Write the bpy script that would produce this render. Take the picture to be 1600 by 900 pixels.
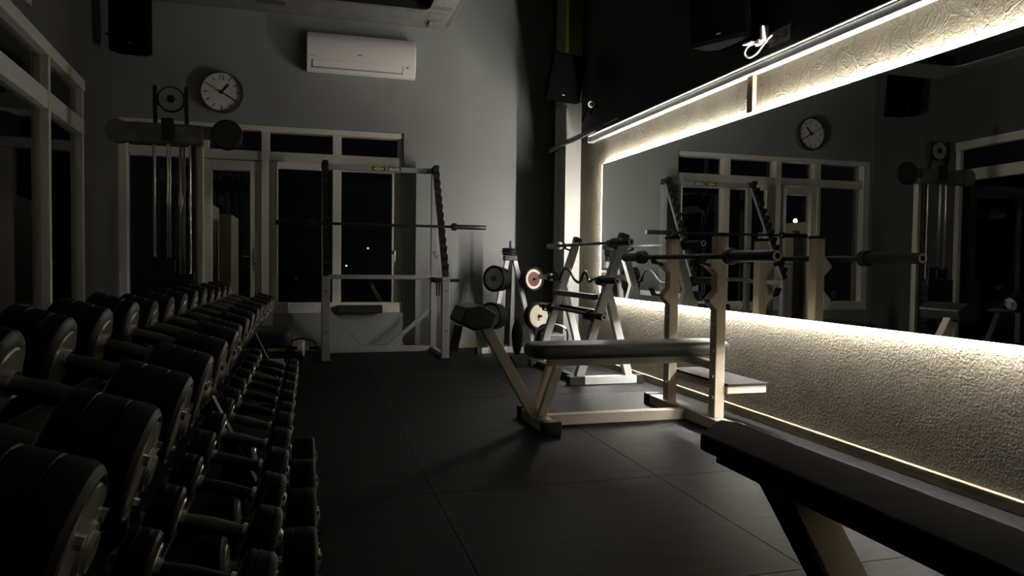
import bpy, bmesh, math, random
from mathutils import Vector, Matrix
random.seed(7)
for o in list(bpy.data.objects): bpy.data.objects.remove(o)
scn = bpy.context.scene
COL = scn.collection

# ------------------------------------------------------------------ camera, world, exposure
cd = bpy.data.cameras.new('camera'); cam = bpy.data.objects.new('camera', cd); COL.objects.link(cam)
cd.sensor_width = 36.0; cd.lens = 1129.57 / 1600 * 36.0; cd.clip_start = 0.02; cd.clip_end = 200
CR = Vector((0.96287227, -0.26966573, 0.01254509)); CU = Vector((-0.00292376, 0.03605082, 0.99934568)); CF = Vector((0.26994154, 0.96227893, -0.0339239))
m = Matrix.Identity(4)
for i in range(3): m[i][0] = CR[i]; m[i][1] = CU[i]; m[i][2] = -CF[i]
m[2][3] = 0.935
cam.matrix_world = m
scn.camera = cam
w = bpy.data.worlds.new('night'); scn.world = w; w.use_nodes = True
w.node_tree.nodes['Background'].inputs[0].default_value = (0.006, 0.007, 0.009, 1)
w.node_tree.nodes['Background'].inputs[1].default_value = 0.12
vs = scn.view_settings
vs.view_transform = 'Standard'; vs.look = 'None'; vs.gamma = 1.0; vs.use_curve_mapping = False
vs.exposure = 0.0
LED_STRENGTH = 640.0
LED_COLOUR = (1.0, 0.955, 0.88)

# ------------------------------------------------------------------ materials
MATS = {}
def mat(name, col, rough=0.5, metal=0.0, noise=0.0, nscale=8.0, bump=0.0, bscale=80.0, spec=0.5, stretch=None, coat=0.0, bdist=0.002, bdetail=4):
    if name in MATS: return MATS[name]
    mt = bpy.data.materials.new(name); mt.use_nodes = True
    nt = mt.node_tree; b = nt.nodes['Principled BSDF']
    b.inputs['Base Color'].default_value = (*col, 1); b.inputs['Roughness'].default_value = rough
    b.inputs['Metallic'].default_value = metal; b.inputs['Specular IOR Level'].default_value = spec
    if coat: b.inputs['Coat Weight'].default_value = coat
    tc = nt.nodes.new('ShaderNodeTexCoord'); vec = tc.outputs['Object']
    if stretch:
        mp = nt.nodes.new('ShaderNodeMapping'); mp.inputs['Scale'].default_value = stretch
        nt.links.new(vec, mp.inputs['Vector']); vec = mp.outputs['Vector']
    if noise > 0:
        n = nt.nodes.new('ShaderNodeTexNoise'); n.inputs['Scale'].default_value = nscale; n.inputs['Detail'].default_value = 5
        nt.links.new(vec, n.inputs['Vector'])
        r = nt.nodes.new('ShaderNodeValToRGB')
        r.color_ramp.elements[0].position = 0.3; r.color_ramp.elements[1].position = 0.7
        r.color_ramp.elements[0].color = (*[max(0, c * (1 - noise)) for c in col], 1)
        r.color_ramp.elements[1].color = (*[min(1, c * (1 + noise)) for c in col], 1)
        nt.links.new(n.outputs['Fac'], r.inputs['Fac']); nt.links.new(r.outputs['Color'], b.inputs['Base Color'])
    if bump > 0:
        n2 = nt.nodes.new('ShaderNodeTexNoise'); n2.inputs['Scale'].default_value = bscale; n2.inputs['Detail'].default_value = bdetail
        nt.links.new(vec, n2.inputs['Vector'])
        bp = nt.nodes.new('ShaderNodeBump'); bp.inputs['Strength'].default_value = bump; bp.inputs['Distance'].default_value = bdist
        nt.links.new(n2.outputs['Fac'], bp.inputs['Height']); nt.links.new(bp.outputs['Normal'], b.inputs['Normal'])
    MATS[name] = mt
    return mt
def emit(name, col, s):
    mt = bpy.data.materials.new(name); mt.use_nodes = True; nt = mt.node_tree; nt.nodes.clear()
    e = nt.nodes.new('ShaderNodeEmission'); e.inputs[0].default_value = (*col, 1); e.inputs[1].default_value = s
    o = nt.nodes.new('ShaderNodeOutputMaterial'); nt.links.new(e.outputs[0], o.inputs[0]); return mt
def glassmat():
    mt = bpy.data.materials.new('window_glass'); mt.use_nodes = True; nt = mt.node_tree; nt.nodes.clear()
    o = nt.nodes.new('ShaderNodeOutputMaterial'); mx = nt.nodes.new('ShaderNodeMixShader')
    t = nt.nodes.new('ShaderNodeBsdfTransparent'); t.inputs[0].default_value = (0.86, 0.88, 0.87, 1)
    g = nt.nodes.new('ShaderNodeBsdfGlossy'); g.inputs['Roughness'].default_value = 0.02; g.inputs[0].default_value = (0.9, 0.9, 0.9, 1)
    f = nt.nodes.new('ShaderNodeFresnel'); f.inputs[0].default_value = 1.5
    nt.links.new(f.outputs[0], mx.inputs[0]); nt.links.new(t.outputs[0], mx.inputs[1]); nt.links.new(g.outputs[0], mx.inputs[2]); nt.links.new(mx.outputs[0], o.inputs[0])
    return mt
def stuccomat():
    mt = bpy.data.materials.new('stucco'); mt.use_nodes = True; nt = mt.node_tree; b = nt.nodes['Principled BSDF']
    b.inputs['Roughness'].default_value = 0.7; b.inputs['Specular IOR Level'].default_value = 0.08
    tc = nt.nodes.new('ShaderNodeTexCoord'); V = tc.outputs['Object']
    n = nt.nodes.new('ShaderNodeTexNoise'); n.inputs['Scale'].default_value = 3.0; n.inputs['Detail'].default_value = 6; nt.links.new(V, n.inputs['Vector'])
    r = nt.nodes.new('ShaderNodeValToRGB'); r.color_ramp.elements[0].position = .3; r.color_ramp.elements[1].position = .75
    r.color_ramp.elements[0].color = (0.100, 0.088, 0.065, 1); r.color_ramp.elements[1].color = (0.146, 0.129, 0.095, 1)
    nt.links.new(n.outputs['Fac'], r.inputs['Fac']); nt.links.new(r.outputs['Color'], b.inputs['Base Color'])
    # rough crinkled plaster below the mirror, smoother trowelled plaster above it
    n2 = nt.nodes.new('ShaderNodeTexNoise'); n2.inputs['Scale'].default_value = 92; n2.inputs['Detail'].default_value = 4; n2.inputs['Distortion'].default_value = 0.4; nt.links.new(V, n2.inputs['Vector'])
    n3 = nt.nodes.new('ShaderNodeTexNoise'); n3.inputs['Scale'].default_value = 6; n3.inputs['Detail'].default_value = 5; n3.inputs['Distortion'].default_value = 1.6; nt.links.new(V, n3.inputs['Vector'])
    rg = nt.nodes.new('ShaderNodeMath'); rg.operation = 'SUBTRACT'; rg.inputs[1].default_value = 0.5; nt.links.new(n3.outputs['Fac'], rg.inputs[0])
    ab = nt.nodes.new('ShaderNodeMath'); ab.operation = 'ABSOLUTE'; nt.links.new(rg.outputs[0], ab.inputs[0])
    cl = nt.nodes.new('ShaderNodeMath'); cl.operation = 'MINIMUM'; cl.inputs[1].default_value = 0.03; nt.links.new(ab.outputs[0], cl.inputs[0])
    sp = nt.nodes.new('ShaderNodeSeparateXYZ'); nt.links.new(V, sp.inputs[0])
    mr = nt.nodes.new('ShaderNodeMapRange'); mr.inputs['From Min'].default_value = 1.0; mr.inputs['From Max'].default_value = 1.6
    mr.inputs['To Min'].default_value = 1.0; mr.inputs['To Max'].default_value = 0.3; nt.links.new(sp.outputs['Z'], mr.inputs['Value'])
    mu = nt.nodes.new('ShaderNodeMath'); mu.operation = 'MULTIPLY'; nt.links.new(n2.outputs['Fac'], mu.inputs[0]); nt.links.new(mr.outputs[0], mu.inputs[1])
    m3 = nt.nodes.new('ShaderNodeMath'); m3.operation = 'MULTIPLY'; m3.inputs[1].default_value = -10.0; nt.links.new(cl.outputs[0], m3.inputs[0])
    mz = nt.nodes.new('ShaderNodeMapRange'); mz.inputs['From Min'].default_value = 1.0; mz.inputs['From Max'].default_value = 1.6; nt.links.new(sp.outputs['Z'], mz.inputs['Value'])
    m4 = nt.nodes.new('ShaderNodeMath'); m4.operation = 'MULTIPLY'; nt.links.new(m3.outputs[0], m4.inputs[0]); nt.links.new(mz.outputs[0], m4.inputs[1])
    ad = nt.nodes.new('ShaderNodeMath'); ad.operation = 'ADD'; nt.links.new(mu.outputs[0], ad.inputs[0]); nt.links.new(m4.outputs[0], ad.inputs[1])
    bp = nt.nodes.new('ShaderNodeBump'); bp.inputs['Strength'].default_value = 0.9; bp.inputs['Distance'].default_value = 0.012
    nt.links.new(ad.outputs[0], bp.inputs['Height']); nt.links.new(bp.outputs['Normal'], b.inputs['Normal'])
    return mt
def mirrormat():
    mt = bpy.data.materials.new('mirror_silver'); mt.use_nodes = True; nt = mt.node_tree; nt.nodes.clear()
    g = nt.nodes.new('ShaderNodeBsdfGlossy'); g.inputs['Roughness'].default_value = 0.0; g.inputs[0].default_value = (0.74, 0.76, 0.75, 1)
    o = nt.nodes.new('ShaderNodeOutputMaterial'); nt.links.new(g.outputs[0], o.inputs[0]); return mt

M_WALL = mat('grey_wall_paint', (0.27, 0.277, 0.268), 0.6, noise=0.05, nscale=2.5, bump=0.08, bscale=150)
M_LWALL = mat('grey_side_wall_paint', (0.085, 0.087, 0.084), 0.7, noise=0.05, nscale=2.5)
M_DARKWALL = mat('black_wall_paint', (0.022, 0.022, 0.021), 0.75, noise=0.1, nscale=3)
M_CEIL = mat('dark_ceiling_paint', (0.025, 0.025, 0.025), 0.9)
M_STUCCO = stuccomat()
M_MIRROR = mirrormat()
M_GLASS = glassmat()
M_LED = emit('led_strip_light', LED_COLOUR, LED_STRENGTH)
M_FRAME = mat('cream_window_frame', (0.74, 0.70, 0.62), 0.4, noise=0.05, nscale=5)
M_SILVER = mat('aluminium', (0.55, 0.55, 0.57), 0.35, 0.8)
M_CREAMP = mat('cream_powder_coat', (0.80, 0.70, 0.56), 0.38, noise=0.05, nscale=6)
M_GREYP = mat('light_grey_powder_coat', (0.56, 0.56, 0.55), 0.38, noise=0.05, nscale=6)
M_RACKP = mat('silver_grey_powder_coat', (0.27, 0.27, 0.26), 0.4, noise=0.05, nscale=6)
M_BLACKM = mat('black_metal', (0.018, 0.018, 0.018), 0.38, 0.2)
M_BLACKP = mat('black_plastic', (0.014, 0.014, 0.014), 0.5)
M_RUBBER = mat('black_rubber', (0.007, 0.007, 0.007), 0.5, noise=0.25, nscale=30, spec=0.18)
M_DISC = mat('satin_end_disc', (0.52, 0.48, 0.40), 0.24, 0.5, noise=0.1, nscale=25)
M_CHROME = mat('chrome', (0.82, 0.82, 0.80), 0.14, 1.0)
M_STEEL = mat('brushed_steel', (0.70, 0.66, 0.57), 0.24, 1.0, noise=0.1, nscale=20)
M_LEATHER = mat('black_vinyl', (0.028, 0.028, 0.031), 0.42, noise=0.15, nscale=12, bump=0.15, bscale=300)
M_WHITEP = mat('white_plastic', (0.86, 0.80, 0.76), 0.35)
M_DKGREY = mat('dark_grey_plastic', (0.12, 0.12, 0.12), 0.45)
M_WOOD = mat('oak_baseboard', (0.33, 0.26, 0.17), 0.5, noise=0.3, nscale=6, stretch=(8, 0.6, 8))
M_WOOD2 = mat('brown_batten', (0.26, 0.18, 0.12), 0.5, noise=0.3, nscale=6, stretch=(8, 8, 0.8))
M_TILE = None
M_PLATEG = mat('grey_cast_plate', (0.52, 0.51, 0.45), 0.5, noise=0.12, nscale=18)
M_PLATEW = mat('cream_plate_face', (0.50, 0.43, 0.36), 0.45, noise=0.08, nscale=14)
M_RED = mat('dark_red_hub', (0.075, 0.022, 0.018), 0.45)
M_LIME = mat('lit_lime_paint', (0.42, 0.50, 0.02), 0.5)
M_YELLOW = mat('yellow_sticker', (0.62, 0.56, 0.06), 0.4)
M_WHITE = mat('white_paint', (0.75, 0.74, 0.70), 0.5)
M_COLUMN = mat('pale_column_paint', (0.185, 0.182, 0.165), 0.6, noise=0.04, nscale=4)
M_CLOCK = mat('clock_dial', (0.82, 0.80, 0.74), 0.45, noise=0.12, nscale=9)
M_DARKPRINT = mat('dark_print', (0.012, 0.012, 0.012), 0.5)
M_GALV = mat('galvanised_sheet', (0.34, 0.33, 0.31), 0.5, 0.35, noise=0.12, nscale=8)
M_GROUND = mat('dark_asphalt', (0.03, 0.03, 0.03), 0.9)
M_PANEL = mat('cream_panel', (0.90, 0.82, 0.66), 0.5, noise=0.06, nscale=5)
M_BWALL = mat('dark_back_wall_paint', (0.05, 0.05, 0.05), 0.8)
M_SPK = mat('matt_black_cabinet', (0.003, 0.003, 0.003), 1.0, spec=0.0)
M_DKLIME = mat('shaded_lime_paint', (0.075, 0.09, 0.006), 0.6)  # the column's lime darkened in colour to stand for its shade
M_MATTV = mat('matt_black_vinyl', (0.016, 0.016, 0.015), 0.85, noise=0.12, nscale=10, spec=0.12)
M_HANDLE = mat('knurled_steel', (0.24, 0.22, 0.18), 0.45, 1.0, noise=0.1, nscale=60)
M_PLATT = mat('platform_mat', (0.022, 0.020, 0.021), 0.85, noise=0.1, nscale=30, spec=0.12)

def tilemat():
    mt = bpy.data.materials.new('rubber_floor_tile'); mt.use_nodes = True; nt = mt.node_tree; b = nt.nodes['Principled BSDF']
    tc = nt.nodes.new('ShaderNodeTexCoord'); V = tc.outputs['Object']
    oi = nt.nodes.new('ShaderNodeObjectInfo')
    va = nt.nodes.new('ShaderNodeVectorMath'); va.operation = 'ADD'; nt.links.new(V, va.inputs[0]); nt.links.new(oi.outputs['Location'], va.inputs[1])
    n = nt.nodes.new('ShaderNodeTexNoise'); n.inputs['Scale'].default_value = 170; n.inputs['Detail'].default_value = 3; nt.links.new(va.outputs[0], n.inputs['Vector'])
    r = nt.nodes.new('ShaderNodeValToRGB'); e = r.color_ramp.elements
    e[0].position = 0.35; e[0].color = (0.0012, 0.0012, 0.0012, 1); e[1].position = 0.66; e[1].color = (0.0042, 0.0042, 0.0042, 1)
    x = r.color_ramp.elements.new(0.70); x.color = (0.05, 0.05, 0.05, 1)
    nt.links.new(n.outputs['Fac'], r.inputs['Fac']); nt.links.new(r.outputs['Color'], b.inputs['Base Color'])
    mp = nt.nodes.new('ShaderNodeMapping'); mp.inputs['Scale'].default_value = (2.0, 26, 1); nt.links.new(va.outputs[0], mp.inputs['Vector'])
    n3 = nt.nodes.new('ShaderNodeTexNoise'); n3.inputs['Scale'].default_value = 1.0; n3.inputs['Detail'].default_value = 3; nt.links.new(mp.outputs[0], n3.inputs['Vector'])
    mr = nt.nodes.new('ShaderNodeMapRange'); mr.inputs['To Min'].default_value = 0.46; mr.inputs['To Max'].default_value = 0.62; nt.links.new(n3.outputs['Fac'], mr.inputs['Value'])
    nt.links.new(mr.outputs[0], b.inputs['Roughness'])
    b.inputs['Specular IOR Level'].default_value = 0.15
    bp = nt.nodes.new('ShaderNodeBump'); bp.inputs['Strength'].default_value = 0.5; bp.inputs['Distance'].default_value = 0.002
    nt.links.new(n.outputs['Fac'], bp.inputs['Height']); nt.links.new(bp.outputs['Normal'], b.inputs['Normal'])
    return mt
M_TILE = tilemat()

# ------------------------------------------------------------------ mesh helpers
def link(o, parent=None):
    COL.objects.link(o)
    if parent is not None: o.parent = parent
    return o
def build(name, bm, material, parent=None, bevel=0.0, smooth=False, seg=2):
    bmesh.ops.recalc_face_normals(bm, faces=bm.faces[:])
    me = bpy.data.meshes.new(name); bm.to_mesh(me); bm.free()
    for mt in (material if isinstance(material, (list, tuple)) else [material]): me.materials.append(mt)
    o = bpy.data.objects.new(name, me); link(o, parent)
    if bevel:
        bv = o.modifiers.new('bevel', 'BEVEL'); bv.width = bevel; bv.segments = seg; bv.limit_method = 'ANGLE'; bv.angle_limit = math.radians(40)
    if smooth:
        for p in me.polygons: p.use_smooth = True
        try: me.set_sharp_from_angle(angle=math.radians(35))
        except Exception: pass
    return o
def NB(): return bmesh.new()
def box(bm, x0, x1, y0, y1, z0, z1):
    v = [bm.verts.new((x, y, z)) for x in (x0, x1) for y in (y0, y1) for z in (z0, z1)]
    for f in ((0, 1, 3, 2), (4, 6, 7, 5), (0, 4, 5, 1), (2, 3, 7, 6), (0, 2, 6, 4), (1, 5, 7, 3)): bm.faces.new([v[i] for i in f])
    return bm
def bar(bm, a, b, w, h, up=(0, 1, 0)):
    """box of section w (across) x h (along up) from a to b"""
    a = Vector(a); b = Vector(b); d = (b - a).normalized(); u = Vector(up); u = (u - d * u.dot(d)).normalized(); s = d.cross(u)
    v = []
    for p in (a, b):
        for i, j in ((-1, -1), (1, -1), (1, 1), (-1, 1)): v.append(bm.verts.new(p + s * (i * w / 2) + u * (j * h / 2)))
    for f in ((3, 2, 1, 0), (4, 5, 6, 7), (0, 1, 5, 4), (1, 2, 6, 5), (2, 3, 7, 6), (3, 0, 4, 7)): bm.faces.new([v[i] for i in f])
    return bm
def frame_of(d):
    d = Vector(d).normalized(); t = Vector((0, 0, 1)) if abs(d.z) < 0.9 else Vector((0, 1, 0))
    s = d.cross(t).normalized(); return d, s, s.cross(d)
def lathe(bm, a, d, prof, n=24, mats=None):
    """prof: list of (distance along axis, radius); closes ends when radius is 0"""
    a = Vector(a); d, s, u = frame_of(d); rings = []
    for t, r in prof:
        if r < 1e-6: rings.append([bm.verts.new(a + d * t)])
        else: rings.append([bm.verts.new(a + d * t + s * (r * math.cos(2 * math.pi * i / n)) + u * (r * math.sin(2 * math.pi * i / n))) for i in range(n)])
    for k, (A, B) in enumerate(zip(rings, rings[1:])):
        for i in range(n):
            j = (i + 1) % n
            if len(A) == 1 and len(B) == 1: continue
            if len(A) == 1: f = bm.faces.new((A[0], B[j], B[i]))
            elif len(B) == 1: f = bm.faces.new((A[i], A[j], B[0]))
            else: f = bm.faces.new((A[i], A[j], B[j], B[i]))
            if mats: f.material_index = mats[k]
    return bm
def cyl(bm, a, b, r, n=16, r2=None):
    a = Vector(a); b = Vector(b); L = (b - a).length
    return lathe(bm, a, b - a, [(0, 0), (0, r), (L, r if r2 is None else r2), (L, 0)], n)
def tube(bm, pts, r, n=8):
    pts = [Vector(p) for p in pts]; rings = []; prev = None
    for i, p in enumerate(pts):
        d = (pts[min(i + 1, len(pts) - 1)] - pts[max(i - 1, 0)]).normalized()
        if prev is None: _, s, u = frame_of(d)
        else:
            s = (prev - d * prev.dot(d)).normalized(); u = s.cross(d)
        prev = s
        rings.append([bm.verts.new(p + s * (r * math.cos(2 * math.pi * k / n)) + u * (r * math.sin(2 * math.pi * k / n))) for k in range(n)])
    for A, B in zip(rings, rings[1:]):
        for k in range(n): bm.faces.new((A[k], A[(k + 1) % n], B[(k + 1) % n], B[k]))
    bm.faces.new(rings[0][::-1]); bm.faces.new(rings[-1]); return bm
def smoothpts(pts, k=6):
    P = [Vector(p) for p in pts]; out = []
    for i in range(len(P) - 1):
        p0, p1, p2, p3 = P[max(i - 1, 0)], P[i], P[i + 1], P[min(i + 2, len(P) - 1)]
        for j in range(k):
            t = j / k
            out.append(0.5 * ((2 * p1) + (p2 - p0) * t + (2 * p0 - 5 * p1 + 4 * p2 - p3) * t * t + (3 * p1 - p0 - 3 * p2 + p3) * t ** 3))
    return out + [P[-1]]
def prism(bm, pts, ext):
    """polygon pts (3-D) extruded by vector ext"""
    A = [bm.verts.new(Vector(p)) for p in pts]; B = [bm.verts.new(Vector(p) + Vector(ext)) for p in pts]; n = len(pts)
    bm.faces.new(A[::-1]); bm.faces.new(B)
    for i in range(n): bm.faces.new((A[i], A[(i + 1) % n], B[(i + 1) % n], B[i]))
    return bm
def thing(name, label, cat, loc=(0, 0, 0), group=None):
    o = bpy.data.objects.new(name, None); o.empty_display_size = 0.1; COL.objects.link(o); o.location = loc
    tag(o, label, cat, group); return o
def tag(o, label, cat, group=None, kind=None):
    o['label'] = label; o['category'] = cat
    if group: o['group'] = group
    if kind: o['kind'] = kind
    return o
def struct(o, label=None, cat=None):
    o['kind'] = 'structure'
    if label: o['label'] = label; o['category'] = cat
    return o
def rel(root, o):
    """keep world placement of a part built in world coordinates under an Empty that was moved"""
    o.parent = root; o.matrix_parent_inverse = Matrix.Translation(root.location).inverted(); return o
def part(root, name, bm, material, **k):
    o = build(name, bm, material, None, **k); return rel(root, o)
def sub(par, name, bm, material, **k):
    o = build(name, bm, material, None, **k); o.parent = par
    o.matrix_parent_inverse = (par.parent.matrix_basis if False else Matrix.Identity(4)); return o
def clone(root, loc=None, label=None):
    r = root.copy(); COL.objects.link(r)
    if loc is not None: r.location = loc
    if label: r['label'] = label
    for ch in list(root.children):
        c = ch.copy(); COL.objects.link(c); c.parent = r
        for g in list(ch.children):
            d = g.copy(); COL.objects.link(d); d.parent = c
    return r
ORD = ['nearest', 'second', 'third', 'fourth', 'fifth', 'sixth', 'seventh', 'eighth', 'ninth', 'tenth', 'eleventh', 'twelfth', 'thirteenth', 'fourteenth', 'fifteenth', 'sixteenth']

# ------------------------------------------------------------------ room shell
YF = 7.8; WX = 2.626; CEIL = 4.0; YB = -3.0
floor = struct(build('floor', box(NB(), -2.3, WX + .15, YB, YF + .1, -0.12, -0.010), mat('floor_screed', (0.008, 0.008, 0.008), 0.9)), 'black rubber gym floor laid in square tiles', 'floor')
tb = box(NB(), -0.499, 0.499, -0.499, 0.499, -0.010, 0.0)
t0 = build('tile', tb, M_TILE, floor, bevel=0.0015, seg=1)
first = True
for i in range(-2, 3):
    for j in range(-6, 6):
        cx = 0.49 + i + 0.5 - 0.5 + 0.5; cy = 2.88 + j - 0.5
        if cy > YF + .4: continue
        x0 = max(cx - .499, -2.25); x1 = min(cx + .499, WX + .02); y1 = min(cy + .499, YF); y0 = max(cy - .499, YB)
        if x1 - x0 < .05 or y1 - y0 < .05: continue
        full = abs((x1 - x0) - .998) < .01 and abs((y1 - y0) - .998) < .01
        if full:
            if first: t0.location = (cx, cy, 0); first = False
            else:
                c = t0.copy(); COL.objects.link(c); c.location = (cx, cy, 0)
        else:
            b = build('tile', box(NB(), x0 - cx, x1 - cx, y0 - cy, y1 - cy, -0.010, 0.0), M_TILE, floor, bevel=0.0015, seg=1); b.location = (cx, cy, 0)
struct(build('ceiling', box(NB(), -2.6, WX + .2, YB, YF + .2, CEIL, CEIL + .1), M_CEIL), 'dark ceiling above the gym', 'ceiling')

# far wall with the window and door opening
bm = NB(); WT = 0.24
OX0, OX1, OZ0, OZ1 = -1.785, 0.967, 0.392, 2.306; DX0, DX1 = -1.09, -0.45
box(bm, -2.3, OX0, YF, YF + WT, 0, CEIL); box(bm, OX1, WX + .2, YF, YF + WT, 0, CEIL)
box(bm, OX0, OX1, YF, YF + WT, OZ1, CEIL); box(bm, OX0, DX0, YF, YF + WT, 0, OZ0); box(bm, DX1, OX1, YF, YF + WT, 0, OZ0)
struct(build('wall_far', bm, M_WALL), 'grey painted far wall holding the wide window and the door', 'wall')
struct(build('baseboard_far', box(NB(), OX1 - 1.4, WX - .2, YF - .015, YF - .001, 0.001, 0.055), M_WOOD, bevel=.003), 'low wooden baseboard along the far wall', 'baseboard')
struct(build('wall_back', box(NB(), -2.6, WX + .2, YB - .15, YB, 0, CEIL), M_BWALL), 'plain grey wall behind the viewer', 'wall')

# right wall
struct(build('wall_right', box(NB(), WX, WX + .15, YB, YF, 0, 2.15), M_STUCCO), 'beige stucco wall around the backlit mirror', 'wall')
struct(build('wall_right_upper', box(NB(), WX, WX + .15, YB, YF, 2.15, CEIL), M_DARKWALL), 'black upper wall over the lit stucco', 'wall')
struct(build('baseboard_right', box(NB(), WX - .026, WX - .001, YB, 6.84, 0.001, 0.055), M_WOOD, bevel=.003), 'oak baseboard under the stucco wall', 'baseboard')
col = struct(build('trim_1', box(NB(), 2.46, WX, 6.85, 7.18, 0, 2.55), M_COLUMN, bevel=.004), 'pale wall column at the far end of the mirror', 'column')
cu = build('upper_column', box(NB(), 2.46, WX, 6.85, 7.18, 2.55, CEIL), M_DKLIME, col, bevel=.004)
build('corner_bead', bar(NB(), (2.46, 6.85, 2.55), (2.46, 6.85, CEIL), .022, .022, (1, 1, 0)), M_LIME, col)  # brighter lime puts the light along the column edge into the colour
# rail over the mirror
rail = thing('light_rail', 'long aluminium rail running above the backlit mirror', 'rail', (WX, 2.0, 2.1))
part(rail, 'rail_body', box(NB(), 2.566, WX - .001, YB + .1, 6.50, 2.10, 2.145), M_SILVER, bevel=.002)
part(rail, 'upper_lip', box(NB(), 2.545, WX - .001, YB + .1, 6.47, 2.148, 2.158), M_WHITE, bevel=.002)
part(rail, 'end_cap', box(NB(), 2.56, WX - .001, 6.50, 6.512, 2.095, 2.16), M_SILVER)
bt = build('wall_batten', box(NB(), WX - .03, WX - .001, 3.885, 3.945, 1.875, 2.098), M_WOOD2, bevel=.003)
tag(bt, 'brown wooden batten dividing the lit stucco above the mirror', 'batten')

# mirror with LED strips round its back
MY0, MY1, MZ0, MZ1 = 0.30, 6.225, 0.648, 1.857
mir = thing('wall_mirror', 'huge backlit mirror on the stucco wall', 'mirror', (WX, MY0, MZ0))
part(mir, 'mirror_glass', box(NB(), 2.596, 2.601, MY0, MY1, MZ0, MZ1), M_MIRROR)
part(mir, 'back_panel', box(NB(), 2.6012, 2.606, MY0 + .001, MY1 - .001, MZ0 + .001, MZ1 - .001), M_BLACKP)
for nm, (y0, y1, z0, z1) in {'a': (MY0 + .02, MY1 - .02, MZ1 - .014, MZ1 - .004), 'b': (MY0 + .02, MY1 - .02, MZ0 + .007, MZ0 + .017),
                             'c': (MY1 + .030, MY1 + .034, MZ0 + .002, MZ1 - .002), 'd': (MY0 + .004, MY0 + .014, MZ0 + .03, MZ1 - .03)}.items():
    part(mir, 'light_strip', box(NB(), 2.609, 2.619, y0, y1, z0, z1), M_LED)
part(mir, 'mounting_batten', box(NB(), 2.6062, WX - .0005, MY0 + .3, MY1 - .3, 1.0, 1.05), M_BLACKP)
part(mir, 'mounting_batten', box(NB(), 2.6062, WX - .0005, MY0 + .3, MY1 - .3, 1.5, 1.55), M_BLACKP)

# left wall (slightly angled), local frame: u along the wall from the far corner, z up, n into the room
LO = Vector((-1.835, 7.8, 0)); LD = Vector((0.235, -3.2, 0)).normalized(); LN = Vector((-LD.y, LD.x, 0))
LMAT = Matrix.Identity(4)
for i in range(3): LMAT[i][0] = LD[i]; LMAT[i][1] = LN[i]; LMAT[i][3] = LO[i]
def lw(o): o.matrix_world = LMAT; return o
UL = 10.85; U0 = 1.36; LZ0, LZ1 = 0.06, 2.33; UZ0, UZ1 = 2.45, 3.25; UU = 2.75
bm = NB()
box(bm, -.1, U0, -.22, 0, 0, CEIL); box(bm, U0, UL, -.22, 0, 0, LZ0); box(bm, U0, UU, -.22, 0, LZ1, CEIL)
box(bm, UU, UL, -.22, 0, LZ1, UZ0); box(bm, UU, UL, -.22, 0, UZ1, CEIL); box(bm, UL - .4, UL, -.22, 0, LZ0, UZ1)
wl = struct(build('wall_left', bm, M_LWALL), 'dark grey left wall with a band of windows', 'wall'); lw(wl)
w2 = struct(link(bpy.data.objects.new('window_2', None)), 'cream framed window band along the left wall', 'window'); lw(w2)
def wbox(nm, u0, u1, n0, n1, z0, z1, mt=M_FRAME, par=None, bev=.004):
    o = build(nm, box(NB(), u0, u1, n0, n1, z0, z1), mt, par or w2, bevel=bev); return o
wbox('frame_rail', U0, UL - .4, -.05, .03, LZ1 - .085, LZ1); wbox('frame_rail', U0, UL - .4, -.05, .022, 1.90, 2.02)
wbox('frame_rail', U0, UL - .4, -.05, .022, LZ0, LZ0 + .09); wbox('frame_post', U0, U0 + .06, -.05, .02, LZ0 + .09, LZ1 - .085)
us = [2.37, 3.45, 4.6, 5.75, 6.9, 8.05, 9.2]; prev = U0 + .06
for u in us:
    wbox('frame_post', u + .03, u + .085, -.05, .028, LZ0, LZ1)
    wbox('pane', prev, u + .03, -.03, -.022, LZ0 + .09, 1.90, M_GLASS, None, 0); wbox('pane', prev, u + .03, -.03, -.022, 2.02, LZ1 - .085, M_GLASS, None, 0); prev = u + .085
for u in [UU] + us[1:]:
    wbox('frame_post', u, u + .07, -.05, .012, UZ0, UZ1)
wbox('frame_rail', UU, UL - .4, -.05, .012, UZ1 - .07, UZ1); wbox('frame_rail', UU, UL - .4, -.05, .012, UZ0, UZ0 + .06)
wbox('pane', UU + .07, UL - .4, -.03, -.022, UZ0 + .06, UZ1 - .07, M_GLASS, None, 0)

# far window and door
w1 = struct(link(bpy.data.objects.new('window_1', None)), 'cream framed window with transoms in the far wall', 'window')
FY0, FY1 = YF + .085, YF + .15
def fbox(nm, x0, x1, z0, z1, y0=FY0, y1=FY1, mt=M_FRAME, par=None, bev=.004):
    return build(nm, box(NB(), x0, x1, y0, y1, z0, z1), mt, par or w1, bevel=bev)
fbox('frame_rail', OX0, OX1, OZ1 - .055, OZ1, FY0 - .06)
fbox('frame_rail', OX0, OX1, 1.955, 2.05, FY0 - .045)
fbox('frame_post', OX0, OX0 + .07, OZ0, OZ1 - .055, FY0 - .06); fbox('frame_post', OX1 - .05, OX1, OZ0, OZ1 - .055)
fbox('frame_post', -1.075, -1.03, 0, 1.955, FY0 - .05); fbox('frame_post', -1.075, -.975, 2.05, OZ1 - .055, FY0 - .04)
fbox('frame_post', -.475, -.395, 0, OZ1 - .055, FY0 - .065); fbox('frame_post', .232, .322, OZ0, OZ1 - .055, FY0 - .04)
fbox('sill_rail', -.395, OX1, OZ0, .50, FY0 - .06); fbox('sill_rail', OX0 + .07, -1.075, OZ0, .50, FY0 - .06)
fbox('sash_rail', -.395, .232, 1.885, 1.955); fbox('sash_rail', .322, OX1 - .05, 1.885, 1.955)
fbox('sash_stile', -.395, -.315, .50, 1.885)
fbox('sash_stile', OX1 - .11, OX1 - .05, .50, 1.885)
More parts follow.
